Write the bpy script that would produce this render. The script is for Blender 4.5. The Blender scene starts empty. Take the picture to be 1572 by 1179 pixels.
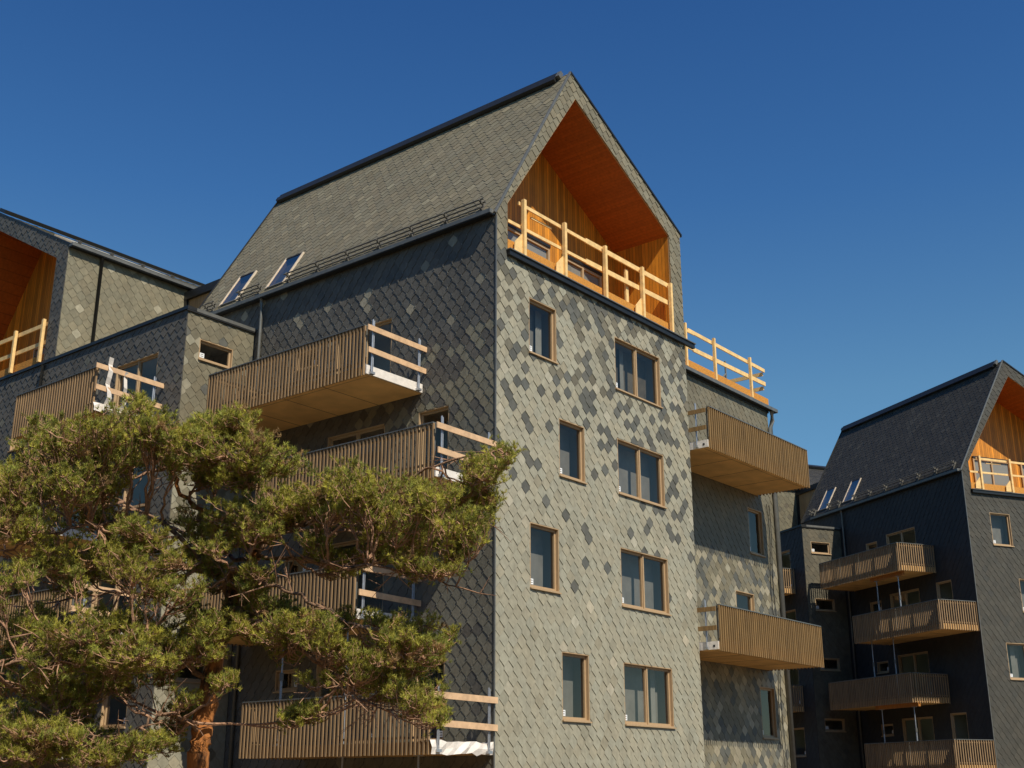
import bpy, math, random
from mathutils import Vector, Matrix
random.seed(7)
C = bpy.context.scene
# ---------------------------------------------------------------- camera
cd = bpy.data.cameras.new('camera'); cam = bpy.data.objects.new('camera', cd)
C.collection.objects.link(cam); C.camera = cam
cam.location = (0, 0, 1.6)
cam.rotation_euler = (math.radians(90 + 18.41), 0, 0)
cd.sensor_width = 36; cd.lens = 1863 / 1572 * 36
cd.clip_start = .1; cd.clip_end = 6000
C.render.resolution_x = 1024; C.render.resolution_y = 768
# ---------------------------------------------------------------- light
S = Vector((1.193, -1.718, 2.45)).normalized()
W = bpy.data.worlds.new('World'); C.world = W; W.use_nodes = True
nt = W.node_tree
sky = nt.nodes.new('ShaderNodeTexSky'); sky.sky_type = 'NISHITA'; sky.sun_disc = False
sky.sun_elevation = math.asin(S.z); sky.sun_rotation = math.atan2(S.x, S.y)
sky.altitude = 0; sky.air_density = 1.0; sky.dust_density = 0.0; sky.ozone_density = 8
bg = nt.nodes['Background']; bg.inputs[1].default_value = .118
hs = nt.nodes.new('ShaderNodeHueSaturation'); hs.inputs['Saturation'].default_value = 1.06
nt.links.new(sky.outputs[0], hs.inputs['Color']); tco = nt.nodes.new('ShaderNodeTexCoord'); sxyz = nt.nodes.new('ShaderNodeSeparateXYZ'); nt.links.new(tco.outputs['Generated'], sxyz.inputs[0])
rp_ = nt.nodes.new('ShaderNodeValToRGB'); e_ = rp_.color_ramp.elements     # deeper blue with height
e_[0].position = 0; e_[0].color = (1.0, 1.05, .90, 1); e_[1].position = .62; e_[1].color = (.42, .68, .87, 1)
for p_, c_ in ((.30, (.98, 1.07, .90, 1)), (.45, (.60, .85, .93, 1))): k_ = e_.new(p_); k_.color = c_
mu_ = nt.nodes.new('ShaderNodeVectorMath'); mu_.operation = 'MULTIPLY'
nt.links.new(sxyz.outputs['Z'], rp_.inputs[0]); nt.links.new(hs.outputs[0], mu_.inputs[0]); nt.links.new(rp_.outputs[0], mu_.inputs[1]); nt.links.new(mu_.outputs[0], bg.inputs[0])
ld = bpy.data.lights.new('sun', 'SUN'); ld.energy = 5.0; ld.angle = math.radians(.5); ld.color = (1, .94, .82)
sun = bpy.data.objects.new('sun', ld); C.collection.objects.link(sun)
sun.rotation_euler = S.to_track_quat('Z', 'Y').to_euler(); sun.location = (20, -30, 40)
C.view_settings.view_transform = 'Standard'; C.view_settings.look = 'None'
C.view_settings.exposure = 0; C.view_settings.gamma = 1
C.cycles.max_bounces = 6; C.cycles.diffuse_bounces = 3; C.cycles.transparent_max_bounces = 12

# ---------------------------------------------------------------- materials
M = {}
def mat(name, col, rough=.7, noise=0, nscale=8, bump=0, metal=0, attr=False, spec=.5, stretch=(1, 1, 1), bscale=None):
    m = bpy.data.materials.new(name); m.use_nodes = True; t = m.node_tree
    b = t.nodes['Principled BSDF']
    b.inputs['Roughness'].default_value = rough; b.inputs['Metallic'].default_value = metal
    b.inputs['Specular IOR Level'].default_value = spec
    tc = t.nodes.new('ShaderNodeTexCoord'); mp = t.nodes.new('ShaderNodeMapping'); mp.inputs['Scale'].default_value = stretch
    t.links.new(tc.outputs['Object'], mp.inputs[0])
    if attr:
        a = t.nodes.new('ShaderNodeAttribute'); a.attribute_name = 'tint'; src = a.outputs['Color']
    else:
        a = t.nodes.new('ShaderNodeRGB'); a.outputs[0].default_value = (*col, 1); src = a.outputs[0]
    if noise:
        n = t.nodes.new('ShaderNodeTexNoise'); n.inputs['Scale'].default_value = nscale; n.inputs['Detail'].default_value = 5
        t.links.new(mp.outputs[0], n.inputs[0])
        r = t.nodes.new('ShaderNodeMapRange'); r.inputs['From Min'].default_value = .3; r.inputs['From Max'].default_value = .7
        r.inputs['To Min'].default_value = 1 - noise; r.inputs['To Max'].default_value = 1 + noise
        t.links.new(n.outputs[0], r.inputs[0])
        mx = t.nodes.new('ShaderNodeVectorMath'); mx.operation = 'SCALE'
        t.links.new(src, mx.inputs[0]); t.links.new(r.outputs[0], mx.inputs['Scale']); src = mx.outputs[0]
    t.links.new(src, b.inputs['Base Color'])
    if bump:
        n2 = t.nodes.new('ShaderNodeTexNoise'); n2.inputs['Scale'].default_value = bscale or nscale * 3; n2.inputs['Detail'].default_value = 4
        t.links.new(mp.outputs[0], n2.inputs[0])
        bp = t.nodes.new('ShaderNodeBump'); bp.inputs['Strength'].default_value = bump; bp.inputs['Distance'].default_value = .02
        t.links.new(n2.outputs[0], bp.inputs['Height']); t.links.new(bp.outputs[0], b.inputs['Normal'])
    M[name] = m; return m
mat('slate', (0, 0, 0), .62, .13, 9, .35, attr=True, spec=.35, stretch=(1, 1, .6))
mat('backing', (.03, .03, .028), .9)
mat('black_metal', (.014, .014, .013), .45, .2, 5)
mat('grey_metal', (.16, .155, .135), .45, .15, 6, metal=.3)
mat('guard_metal', (.12, .11, .09), .6, .2, 6)
mat('blind', (.21, .205, .185), .9, .15, 3)
mat('blind_brown', (.12, .10, .07), .9, .3, 3)
mat('galvanised', (.42, .43, .44), .4, .15, 20, metal=.6)
mat('concrete', (.30, .28, .22), .9, .15, 3, .2)
mat('window_wood', (.44, .295, .155), .6, .12, 10, stretch=(6, 6, 1))
mat('yellow_timber', (.86, .56, .22), .65, .16, 6, .15, stretch=(1, 1, 1))
mat('pink_timber', (.66, .42, .23), .65, .16, 6, .15)
mat('cladding_plain', (.40, .15, .02), .6, .2, 8)
mat('osb', (.58, .24, .03), .7, .25, 25, .2)
mat('slat_wood', (.30, .185, .085), .7, .30, 2.5, stretch=(6, 6, .5))
mat('slat_wood_amber', (.25, .145, .05), .7, .30, 2.5, stretch=(6, 6, .5))
mat('slab_soffit', (.68, .39, .135), .85, .16, 1.6, .1)
mat('white_sheet', (.80, .72, .62), .6, .1, 6, .3)
mat('sticker', (.85, .85, .82), .6)
mat('curtain', (.30, .30, .27), .9, .1, 4)
mat('room', (.34, .335, .31), .9)
mat('room_floor', (.26, .24, .20), .9)
mat('skylight_frame', (.62, .50, .36), .5, .1, 8)
mat('bark_orange', (.27, .105, .035), .9, .9, 8, 1.0, stretch=(1, 1, .35), bscale=18)
mat('bark_grey', (.19, .115, .065), .9, .35, 14, .8, stretch=(1, 1, .5))
mat('twig', (.38, .21, .12), .9, .35, 20, .4)
mat('gravel', (.14, .10, .055), .95, .25, 2, .4)
def bark():
    for nm, dk, lt, sc in (('bark_orange', (.045, .026, .016), (.46, .17, .04), 7), ('bark_grey', (.05, .032, .02), (.25, .14, .075), 12)):
        t = M[nm].node_tree; b = t.nodes['Principled BSDF']; tc = [n for n in t.nodes if n.type == 'MAPPING'][0]
        n = t.nodes.new('ShaderNodeTexNoise'); n.inputs['Scale'].default_value = sc; n.inputs['Detail'].default_value = 7; n.inputs['Roughness'].default_value = .65; t.links.new(tc.outputs[0], n.inputs[0])
        c = t.nodes.new('ShaderNodeValToRGB'); e = c.color_ramp.elements; e[0].position = .36; e[0].color = (*dk, 1); e[1].position = .53; e[1].color = (*lt, 1)
        t.links.new(n.outputs[0], c.inputs[0]); t.links.new(c.outputs[0], b.inputs['Base Color'])
bark()
def weather():
    t = M['slate'].node_tree; b = t.nodes['Principled BSDF']; src = b.inputs['Base Color'].links[0].from_socket
    tc = [n for n in t.nodes if n.type == 'TEX_COORD'][0]; mp = t.nodes.new('ShaderNodeMapping'); mp.inputs['Scale'].default_value = (1.6, 1.6, .22); t.links.new(tc.outputs['Object'], mp.inputs[0])
    n = t.nodes.new('ShaderNodeTexNoise'); n.inputs['Scale'].default_value = 1.3; n.inputs['Detail'].default_value = 6; t.links.new(mp.outputs[0], n.inputs[0])
    r = t.nodes.new('ShaderNodeMapRange'); r.inputs['From Min'].default_value = .3; r.inputs['From Max'].default_value = .7; r.inputs['To Min'].default_value = .91; r.inputs['To Max'].default_value = 1.08; t.links.new(n.outputs[0], r.inputs[0])
    v = t.nodes.new('ShaderNodeVectorMath'); v.operation = 'SCALE'; t.links.new(src, v.inputs[0]); t.links.new(r.outputs[0], v.inputs['Scale']); t.links.new(v.outputs[0], b.inputs['Base Color'])
weather()
def needles():
    m = mat('needle', (0, 0, 0), .6, 0, attr=True, spec=.25)
    t = m.node_tree; b = t.nodes['Principled BSDF']; o = t.nodes['Material Output']
    tr = t.nodes.new('ShaderNodeBsdfTranslucent'); mx = t.nodes.new('ShaderNodeMixShader'); mx.inputs[0].default_value = .35
    a = [n for n in t.nodes if n.type == 'ATTRIBUTE'][0]
    t.links.new(a.outputs['Color'], tr.inputs[0]); t.links.new(b.outputs[0], mx.inputs[1]); t.links.new(tr.outputs[0], mx.inputs[2])
    t.links.new(mx.outputs[0], o.inputs[0])
needles()
def boards(name, col, ax, pitch=.12, groove=.35):
    m = mat(name, col, .55, .18, 3, stretch=(4, 4, .6)); t = m.node_tree; b = t.nodes['Principled BSDF']
    src = b.inputs['Base Color'].links[0].from_socket
    tc = [n for n in t.nodes if n.type == 'TEX_COORD'][0]
    d = t.nodes.new('ShaderNodeVectorMath'); d.operation = 'DOT_PRODUCT'; d.inputs[1].default_value = [c / pitch for c in ax]
    t.links.new(tc.outputs['Object'], d.inputs[0])
    fl = t.nodes.new('ShaderNodeMath'); fl.operation = 'FLOOR'; fr = t.nodes.new('ShaderNodeMath'); fr.operation = 'FRACT'
    t.links.new(d.outputs['Value'], fl.inputs[0]); t.links.new(d.outputs['Value'], fr.inputs[0])
    wn = t.nodes.new('ShaderNodeTexWhiteNoise'); wn.noise_dimensions = '1D'; t.links.new(fl.outputs[0], wn.inputs['W'])
    r = t.nodes.new('ShaderNodeMapRange'); r.inputs['To Min'].default_value = .62 if groove < .5 else .86; r.inputs['To Max'].default_value = 1.22 if groove < .5 else 1.06
    t.links.new(wn.outputs['Value'], r.inputs[0])
    g = t.nodes.new('ShaderNodeMath'); g.operation = 'GREATER_THAN'; g.inputs[1].default_value = .10; t.links.new(fr.outputs[0], g.inputs[0])
    g2 = t.nodes.new('ShaderNodeMapRange'); g2.inputs['To Min'].default_value = groove; t.links.new(g.outputs[0], g2.inputs[0])
    mu = t.nodes.new('ShaderNodeMath'); mu.operation = 'MULTIPLY'; t.links.new(r.outputs[0], mu.inputs[0]); t.links.new(g2.outputs[0], mu.inputs[1])
    v = t.nodes.new('ShaderNodeVectorMath'); v.operation = 'SCALE'; t.links.new(src, v.inputs[0]); t.links.new(mu.outputs[0], v.inputs['Scale'])
    t.links.new(v.outputs[0], b.inputs['Base Color'])
boards('cladding', (.68, .25, .017), (1, 1, 0))
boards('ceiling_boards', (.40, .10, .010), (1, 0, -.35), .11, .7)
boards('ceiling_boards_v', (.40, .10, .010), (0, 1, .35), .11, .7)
def glass(name='glass', const=.07):
    m = bpy.data.materials.new(name); m.use_nodes = True; t = m.node_tree; t.nodes.clear()
    o = t.nodes.new('ShaderNodeOutputMaterial'); g = t.nodes.new('ShaderNodeBsdfGlossy'); g.inputs['Roughness'].default_value = .03
    g.inputs[0].default_value = (.68, .60, .52, 1)
    tr = t.nodes.new('ShaderNodeBsdfTransparent'); tr.inputs[0].default_value = (.86, .85, .82, 1)
    lw = t.nodes.new('ShaderNodeLayerWeight'); lw.inputs[0].default_value = .5; f = t.nodes.new('ShaderNodeMath'); f.operation = 'POWER'; f.inputs[1].default_value = 3.2; t.links.new(lw.outputs['Facing'], f.inputs[0])
    a = t.nodes.new('ShaderNodeMath'); a.operation = 'MULTIPLY_ADD'; a.inputs[1].default_value = .75; a.inputs[2].default_value = const
    mx = t.nodes.new('ShaderNodeMixShader')
    n = t.nodes.new('ShaderNodeTexNoise'); n.inputs['Scale'].default_value = 1.2
    bp = t.nodes.new('ShaderNodeBump'); bp.inputs['Strength'].default_value = .03; t.links.new(n.outputs[0], bp.inputs['Height']); t.links.new(bp.outputs[0], g.inputs['Normal'])
    t.links.new(f.outputs[0], a.inputs[0]); t.links.new(a.outputs[0], mx.inputs[0])
    t.links.new(tr.outputs[0], mx.inputs[1]); t.links.new(g.outputs[0], mx.inputs[2]); t.links.new(mx.outputs[0], o.inputs[0])
    M[name] = m
glass(); glass('roof_glass', .55)

# ---------------------------------------------------------------- mesh helpers
class MB:
    def __init__(s): s.v = []; s.f = []; s.m = []; s.c = []; s.mats = []
    def mi(s, name):
        if name not in s.mats: s.mats.append(name)
        return s.mats.index(name)
    def poly(s, pts, m, col=None):
        n = len(s.v); s.v += [tuple(p) for p in pts]; s.f.append(tuple(range(n, n + len(pts)))); s.m.append(s.mi(m)); s.c.append(col)
    def hexa(s, p, m, mats=None):     # p: 8 points, bottom 4 ccw then top 4
        n = len(s.v); s.v += [tuple(q) for q in p]; k = s.mi(m)
        for i, f in enumerate(((0, 3, 2, 1), (4, 5, 6, 7), (0, 1, 5, 4), (1, 2, 6, 5), (2, 3, 7, 6), (3, 0, 4, 7))):
            s.f.append(tuple(n + j for j in f)); s.m.append(s.mi(mats[i]) if mats else k); s.c.append(None)
    def box(s, x0, y0, z0, x1, y1, z1, m, mats=None):
        x0, x1 = min(x0, x1), max(x0, x1); y0, y1 = min(y0, y1), max(y0, y1); z0, z1 = min(z0, z1), max(z0, z1)
        s.hexa([(x0, y0, z0), (x1, y0, z0), (x1, y1, z0), (x0, y1, z0), (x0, y0, z1), (x1, y0, z1), (x1, y1, z1), (x0, y1, z1)], m, mats)
    def tube(s, pts, rad, m, n=8, cap=True):
        pts = [Vector(p) for p in pts]; rings = []; k = s.mi(m)
        up = Vector((.13, .27, 1)).normalized()
        for i, p in enumerate(pts):
            d = (pts[min(i + 1, len(pts) - 1)] - pts[max(i - 1, 0)]).normalized()
            a = d.cross(up if abs(d.dot(up)) < .95 else Vector((1, 0, 0))).normalized(); b = d.cross(a)
            r = rad[i] if isinstance(rad, (list, tuple)) else rad
            base = len(s.v); rings.append(base)
            for j in range(n):
                t = 2 * math.pi * j / n; s.v.append(tuple(p + a * r * math.cos(t) + b * r * math.sin(t)))
        for i in range(len(pts) - 1):
            for j in range(n):
                a0 = rings[i] + j; a1 = rings[i] + (j + 1) % n; b0 = rings[i + 1] + j; b1 = rings[i + 1] + (j + 1) % n
                s.f.append((a0, a1, b1, b0)); s.m.append(k); s.c.append(None)
        if cap:
            for q in (rings[0], rings[-1]):
                s.f.append(tuple(q + j for j in range(n))); s.m.append(k); s.c.append(None)
    def build(s, name, parent=None, smooth=False):
        me = bpy.data.meshes.new(name); me.from_pydata(s.v, [], s.f)
        for k in s.mats: me.materials.append(M[k])
        me.polygons.foreach_set('material_index', s.m)
        if any(c is not None for c in s.c):
            at = me.color_attributes.new('tint', 'FLOAT_COLOR', 'CORNER'); buf = []
            for f, c in zip(s.f, s.c): buf += list((*(c or (.2, .2, .2)), 1)) * len(f)
            at.data.foreach_set('color', buf)
        if smooth: me.polygons.foreach_set('use_smooth', [True] * len(me.polygons))
        me.update()
        o = bpy.data.objects.new(name, me); C.collection.objects.link(o)
        if parent is not None: o.parent = parent
        return o
def empty(name, loc=(0, 0, 0), rz=0, parent=None):
    o = bpy.data.objects.new(name, None); C.collection.objects.link(o); o.location = loc; o.rotation_euler = (0, 0, rz); o.empty_display_size = .3
    if parent is not None: o.parent = parent
    return o
def tag(o, label, cat, group=None):
    o['label'] = label; o['category'] = cat
    if group: o['group'] = group
    return o

# plane frame: 2-D coordinates (a along wall, b up) and d outwards -> local building xyz
class PF:
    def __init__(s, O, ea, eb, n): s.O = Vector(O); s.a = Vector(ea); s.b = Vector(eb); s.n = Vector(n)
    def __call__(s, a, b, d=0): return s.O + s.a * a + s.b * b + s.n * d
    def box(s, mb, a0, b0, d0, a1, b1, d1, m, mats=None):
        mb.hexa([s(a0, b0, d0), s(a1, b0, d0), s(a1, b0, d1), s(a0, b0, d1), s(a0, b1, d0), s(a1, b1, d0), s(a1, b1, d1), s(a0, b1, d1)], m, mats)
def clip(poly, nx, ny, c):            # keep nx*x+ny*y <= c
    out = []
    for i in range(len(poly)):
        p, q = poly[i], poly[(i + 1) % len(poly)]
        dp = nx * p[0] + ny * p[1] - c; dq = nx * q[0] + ny * q[1] - c
        if dp <= 0: out.append(p)
        if (dp < 0 < dq) or (dq < 0 < dp):
            t = dp / (dp - dq); out.append((p[0] + (q[0] - p[0]) * t, p[1] + (q[1] - p[1]) * t))
    return out
def area(p):
    return .5 * sum(p[i][0] * p[(i + 1) % len(p)][1] - p[(i + 1) % len(p)][0] * p[i][1] for i in range(len(p)))
def clip_convex(poly, reg):           # reg ccw convex
    for i in range(len(reg)):
        (x0, y0), (x1, y1) = reg[i], reg[(i + 1) % len(reg)]
        nx, ny = (y1 - y0), -(x1 - x0)
        poly = clip(poly, nx, ny, nx * x0 + ny * y0)
        if len(poly) < 3: return []
    return poly
def subtract(poly, h):                # h = (x0,y0,x1,y1)
    xs = [p[0] for p in poly]; ys = [p[1] for p in poly]
    if max(xs) <= h[0] or min(xs) >= h[2] or max(ys) <= h[1] or min(ys) >= h[3]: return [poly]
    out = [clip(poly, 1, 0, h[0]), clip(poly, -1, 0, -h[2])]
    mid = clip(clip(poly, -1, 0, -h[0]), 1, 0, h[2])
    if len(mid) > 2: out += [clip(mid, 0, 1, h[1]), clip(mid, 0, -1, -h[3])]
    return [p for p in out if len(p) > 2 and abs(area(p)) > 1e-5]
SW, SH, SS = .33, .2225, .075
def slate_wall(mb, pf, regions, holes, colf, lift=.0, hooks=False, tilt=.016, seed=1):
    """hexagonal lapped slates over convex regions of a plane, minus rectangular holes"""
    rnd = random.Random(seed)
    xs = [p[0] for r in regions for p in r]; ys = [p[1] for r in regions for p in r]
    for r in regions:                 # backing sheet
        ps = [list(r)]
        for h in holes: ps = [q for p in ps for q in subtract(p, h)]
        for p in ps: mb.poly([pf(x, y, lift + .001) for x, y in p], 'backing')
    j0 = math.floor(min(ys) / SH) - 1; j1 = math.ceil(max(ys) / SH) + 1
    i0 = math.floor(min(xs) / SW) - 1; i1 = math.ceil(max(xs) / SW) + 1
    k = mb.mi('slate')
    dh = SH - SS
    for j in range(j0, j1 + 1):
        cy = j * SH
        for i in range(i0, i1 + 1):
            cx = (i + .5 * (j & 1)) * SW
            w = SW / 2 - .002
            hx = [(cx, cy - dh - SS / 2), (cx + w, cy - SS / 2), (cx + w, cy + SS / 2), (cx, cy + dh + SS / 2), (cx - w, cy + SS / 2), (cx - w, cy - SS / 2)]
            ti = tilt * rnd.uniform(.75, 1.3); tx = rnd.uniform(-.012, .012); h0 = lift + .006
            col = colf(cx, cy, rnd)
            for r in regions:
                q = clip_convex(hx, r)
                if len(q) < 3 or abs(area(q)) < 2e-4: continue
                ps = [q]
                for h in holes: ps = [w_ for p in ps for w_ in subtract(p, h)]
                for p in ps:
                    if area(p) < 0: p = p[::-1]
                    n = len(mb.v); m_ = len(p)
                    hs = [h0 + ti * (cy + dh + SS / 2 - y) / (2 * dh + SS) + tx * (x - cx) for x, y in p]
                    mb.v += [tuple(pf(x, y, h)) for (x, y), h in zip(p, hs)]
                    mb.v += [tuple(pf(x, y, lift)) for x, y in p]
                    mb.f.append(tuple(range(n, n + m_))); mb.m.append(k); mb.c.append(col)
                    for e in range(m_):
                        y0_, y1_ = p[e][1], p[(e + 1) % m_][1]
                        f = (e + 1) % m_
                        mb.f.append((n + e, n + m_ + e, n + m_ + f, n + f)); mb.m.append(k); mb.c.append(tuple(c * .8 for c in col))
            if hooks and any(len(clip_convex([(cx - .01, cy - dh - .05), (cx + .01, cy - dh - .05), (cx, cy - dh - .03)], r)) > 2 for r in regions) and not any(h[0] < cx < h[2] and h[1] < cy - dh - .04 < h[3] for h in holes):
                pf.box(mb, cx - .012, cy - dh - .065, lift + .006, cx + .012, cy - dh - .02, lift + .034, 'grey_metal')
# ---------------------------------------------------------------- windows
def window(parent, rooms, pf, x0, z0, x1, z1, n=1, sill=True, sticker=True, curtain=.3, door=False, deep=.13):
    f = MB(); jw = .028; d0 = -deep; d1 = .012
    pf.box(f, x0, z0, d0, x0 + jw, z1, d1, 'window_wood'); pf.box(f, x1 - jw, z0, d0, x1, z1, d1, 'window_wood')
    pf.box(f, x0 + jw, z1 - jw, d0, x1 - jw, z1, d1, 'window_wood'); pf.box(f, x0 + jw, z0, d0, x1 - jw, z0 + jw, d1 + .01, 'window_wood')
    sw = .06; e0 = d0 + .002; e1 = d0 + .06
    X0, X1, Z0, Z1 = x0 + jw, x1 - jw, z0 + jw, z1 - jw
    cells = [(X0 + (X1 - X0) * i / n, X0 + (X1 - X0) * (i + 1) / n) for i in range(n)]
    for a, b in cells:
        pf.box(f, a + .001, Z0 + .001, e0, a + sw, Z1 - .001, e1, 'window_wood'); pf.box(f, b - sw, Z0 + .001, e0, b - .001, Z1 - .001, e1, 'window_wood')
        pf.box(f, a + sw, Z0 + .001, e0, b - sw, Z0 + sw, e1, 'window_wood'); pf.box(f, a + sw, Z1 - sw, e0, b - sw, Z1 - .001, e1, 'window_wood')
    for a, b in cells[1:]: pf.box(f, a - .03, Z0 + .002, e1 - .01, a + .03, Z1 - .002, e1 + .03, 'window_wood')
    w = f.build('window' if not door else 'door', parent)
    if sill and not door:
        s = MB(); pf.box(s, x0 - .02, z0 - .035, -.03, x1 + .02, z0 - .002, .07, 'window_wood'); s.build('sill', w)
    g = MB()
    for a, b in cells: g.poly([pf(a + sw, Z0 + sw, e0 + .02), pf(b - sw, Z0 + sw, e0 + .02), pf(b - sw, Z1 - sw, e0 + .02), pf(a + sw, Z1 - sw, e0 + .02)], 'glass')
    g.build('pane', w)
    if sticker:
        s = MB(); a = cells[0][0] + sw + .02; z = Z0 + sw + .02; pf.box(s, a, z, e0 + .024, a + .16, z + .14, e0 + .03, 'sticker')
        for kk in (.035, .09): pf.box(s, a + .03, z + kk, e0 + .0301, a + .13, z + kk + .018, e0 + .032, 'grey_metal')
        s.build('sticker', w)
    if not door and curtain:
        s = MB(); hb = random.choice([1, 1, 1, .97]); kb = 'blind_brown' if random.random() < .25 else 'blind'
        s.poly([pf(X0, Z1 - (Z1 - Z0) * hb, d0 - .36), pf(X1, Z1 - (Z1 - Z0) * hb, d0 - .36), pf(X1, Z1, d0 - .34), pf(X0, Z1, d0 - .34)], kb); s.build('inner_blind', w)
    if curtain:
        curtain *= random.uniform(.5, 1.5); sh = random.uniform(0, .25)
        s = MB(); wd = (X1 - X0) / n
        for a, b in cells:
            if random.random() < .6: continue
            c0 = b - sw - wd * (curtain + sh); N = 7
            for i in range(N):
                u0 = c0 + wd * curtain * i / N; u1 = c0 + wd * curtain * (i + 1) / N
                q0 = d0 - .25 - .04 * (i & 1); q1 = d0 - .25 - .04 * ((i + 1) & 1)
                s.poly([pf(u0, Z0, q0), pf(u1, Z0, q1), pf(u1, Z1, q1), pf(u0, Z1, q0)], 'curtain')
        if s.f: s.build('curtain', w)
    D = -1.3                          # dark room behind
    P = lambda a, b, d: pf(a, b, d)
    a0, a1, b0, b1 = x0 + .002, x1 - .002, z0 + .002, z1 - .002
    e = d0 - .001
    A0, A1, B0, B1 = a0 - .25, a1 + .25, b0 - .25, b1 + .12
    rooms.poly([P(A0, B0, D), P(A1, B0, D), P(A1, B1, D), P(A0, B1, D)], 'room')
    rooms.poly([P(A0, B0, e), P(A1, B0, e), P(A1, B0, D), P(A0, B0, D)], 'room_floor')
    rooms.poly([P(A0, B1, e), P(A1, B1, e), P(A1, B1, D), P(A0, B1, D)], 'room')
    rooms.poly([P(A0, B0, e), P(A0, B1, e), P(A0, B1, D), P(A0, B0, D)], 'room')
    rooms.poly([P(A1, B0, e), P(A1, B1, e), P(A1, B1, D), P(A1, B0, D)], 'room')
    for q in subtract([(A0, B0), (A1, B0), (A1, B1), (A0, B1)], (a0, b0, a1, b1)):
        rooms.poly([P(x, y, e) for x, y in q], 'room')
    return w
# ---------------------------------------------------------------- balconies
def balcony(parent, pf, a0, a1, depth, z, ends=(True, True), cover=None, wood='slat_wood', label=None, sgn=1):
    s = MB(); pf.box(s, a0, z, .03, a1, z + .24, depth - .05, 'slab_soffit', ['slab_soffit', 'concrete', 'slab_soffit', 'slab_soffit', 'slab_soffit', 'slab_soffit'])
    nj = max(2, round((a1 - a0) / 1.55))
    for i in range(1, nj): q = a0 + (a1 - a0) * i / nj; pf.box(s, q - .007, z - .004, .04, q + .007, z + .001, depth - .06, 'backing')
    pf.box(s, a0 + .01, z - .003, depth - .20, a1 - .01, z + .001, depth - .19, 'backing')
    b = s.build('balcony', parent)
    if label: b['label'] = label
    zt = z + 1.27; pitch = .125; sw = .045
    def screen(fn, L):
        m = MB(); n = int(L / pitch)
        for i in range(n + 1):
            c = i * L / n; fn(m, c, wood, sw, z - .03 + random.uniform(-.004, .004), zt, 0, .05)
        for zz in (z + .30, zt - .12): fn(m, L / 2, wood, L - .06, zz, zz + .05, -.05, -.005)
        m.build('slat_screen', b)
        m = MB(); npost = max(2, round(L / 1.5))
        for i in range(npost + 1):
            c = i * L / npost; c = min(max(c, .05), L - .05); fn(m, c, 'grey_metal', .03, z + .2, zt, -.10, -.055)
        fn(m, L / 2, 'grey_metal', L + .02, zt + .002, zt + .03, -.06, .06)
        m.build('handrail', b)
    def front(m, c, k, w, zz0, zz1, d0, d1): pf.box(m, a0 + c - w / 2, zz0, depth + d0, a0 + c + w / 2, zz1, depth + d1, k)
    screen(front, a1 - a0)
    L = depth - .12
    def endf(a, o):
        def f(m, c, k, w, zz0, zz1, d0, d1): pf.box(m, a + o * d0, zz0, .05 + c - w / 2, a + o * d1, zz1, .05 + c + w / 2, k)
        return f
    if ends[0]: screen(endf(a0, -1), L)
    if ends[1]: screen(endf(a1, 1), L)
    if cover is not None:
        a, rough = cover
        m = MB(); rnd = random.Random(int(z * 10)); o = -1 if abs(a - a0) < .1 else 1
        if not rough:
            pf.box(m, a + o * .005, z + .02, .03, a + o * .05, z + .25, depth - .03, 'white_sheet')
            for dd in (.18, depth - .2): pf.box(m, a + o * .051, z + .09, dd, a + o * .058, z + .15, dd + .06, 'black_metal')
        else:
            N = 11; top = []; bot = []; mid = []
            for i in range(N + 1):
                d = .03 + (depth + .02) * i / N
                top.append(pf(a - o * .25, z + .25 + rnd.uniform(0, .02), d)); mid.append(pf(a + o * rnd.uniform(.03, .07), z + .25 + rnd.uniform(-.02, .04), d))
                bot.append(pf(a + o * rnd.uniform(.03, .12), z + .0 + rnd.uniform(-.04, .03), d))
            mm = [p.lerp(q, .5) + pf.a * o * rnd.uniform(-.03, .05) for p, q in zip(mid, bot)]
            for r0, r1 in ((top, mid), (mid, mm), (mm, bot)):
                for i in range(N): m.poly([r0[i], r0[i + 1], r1[i + 1], r1[i]], 'white_sheet')
        m.build('slab_edge_cover', b)
    return b
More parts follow.
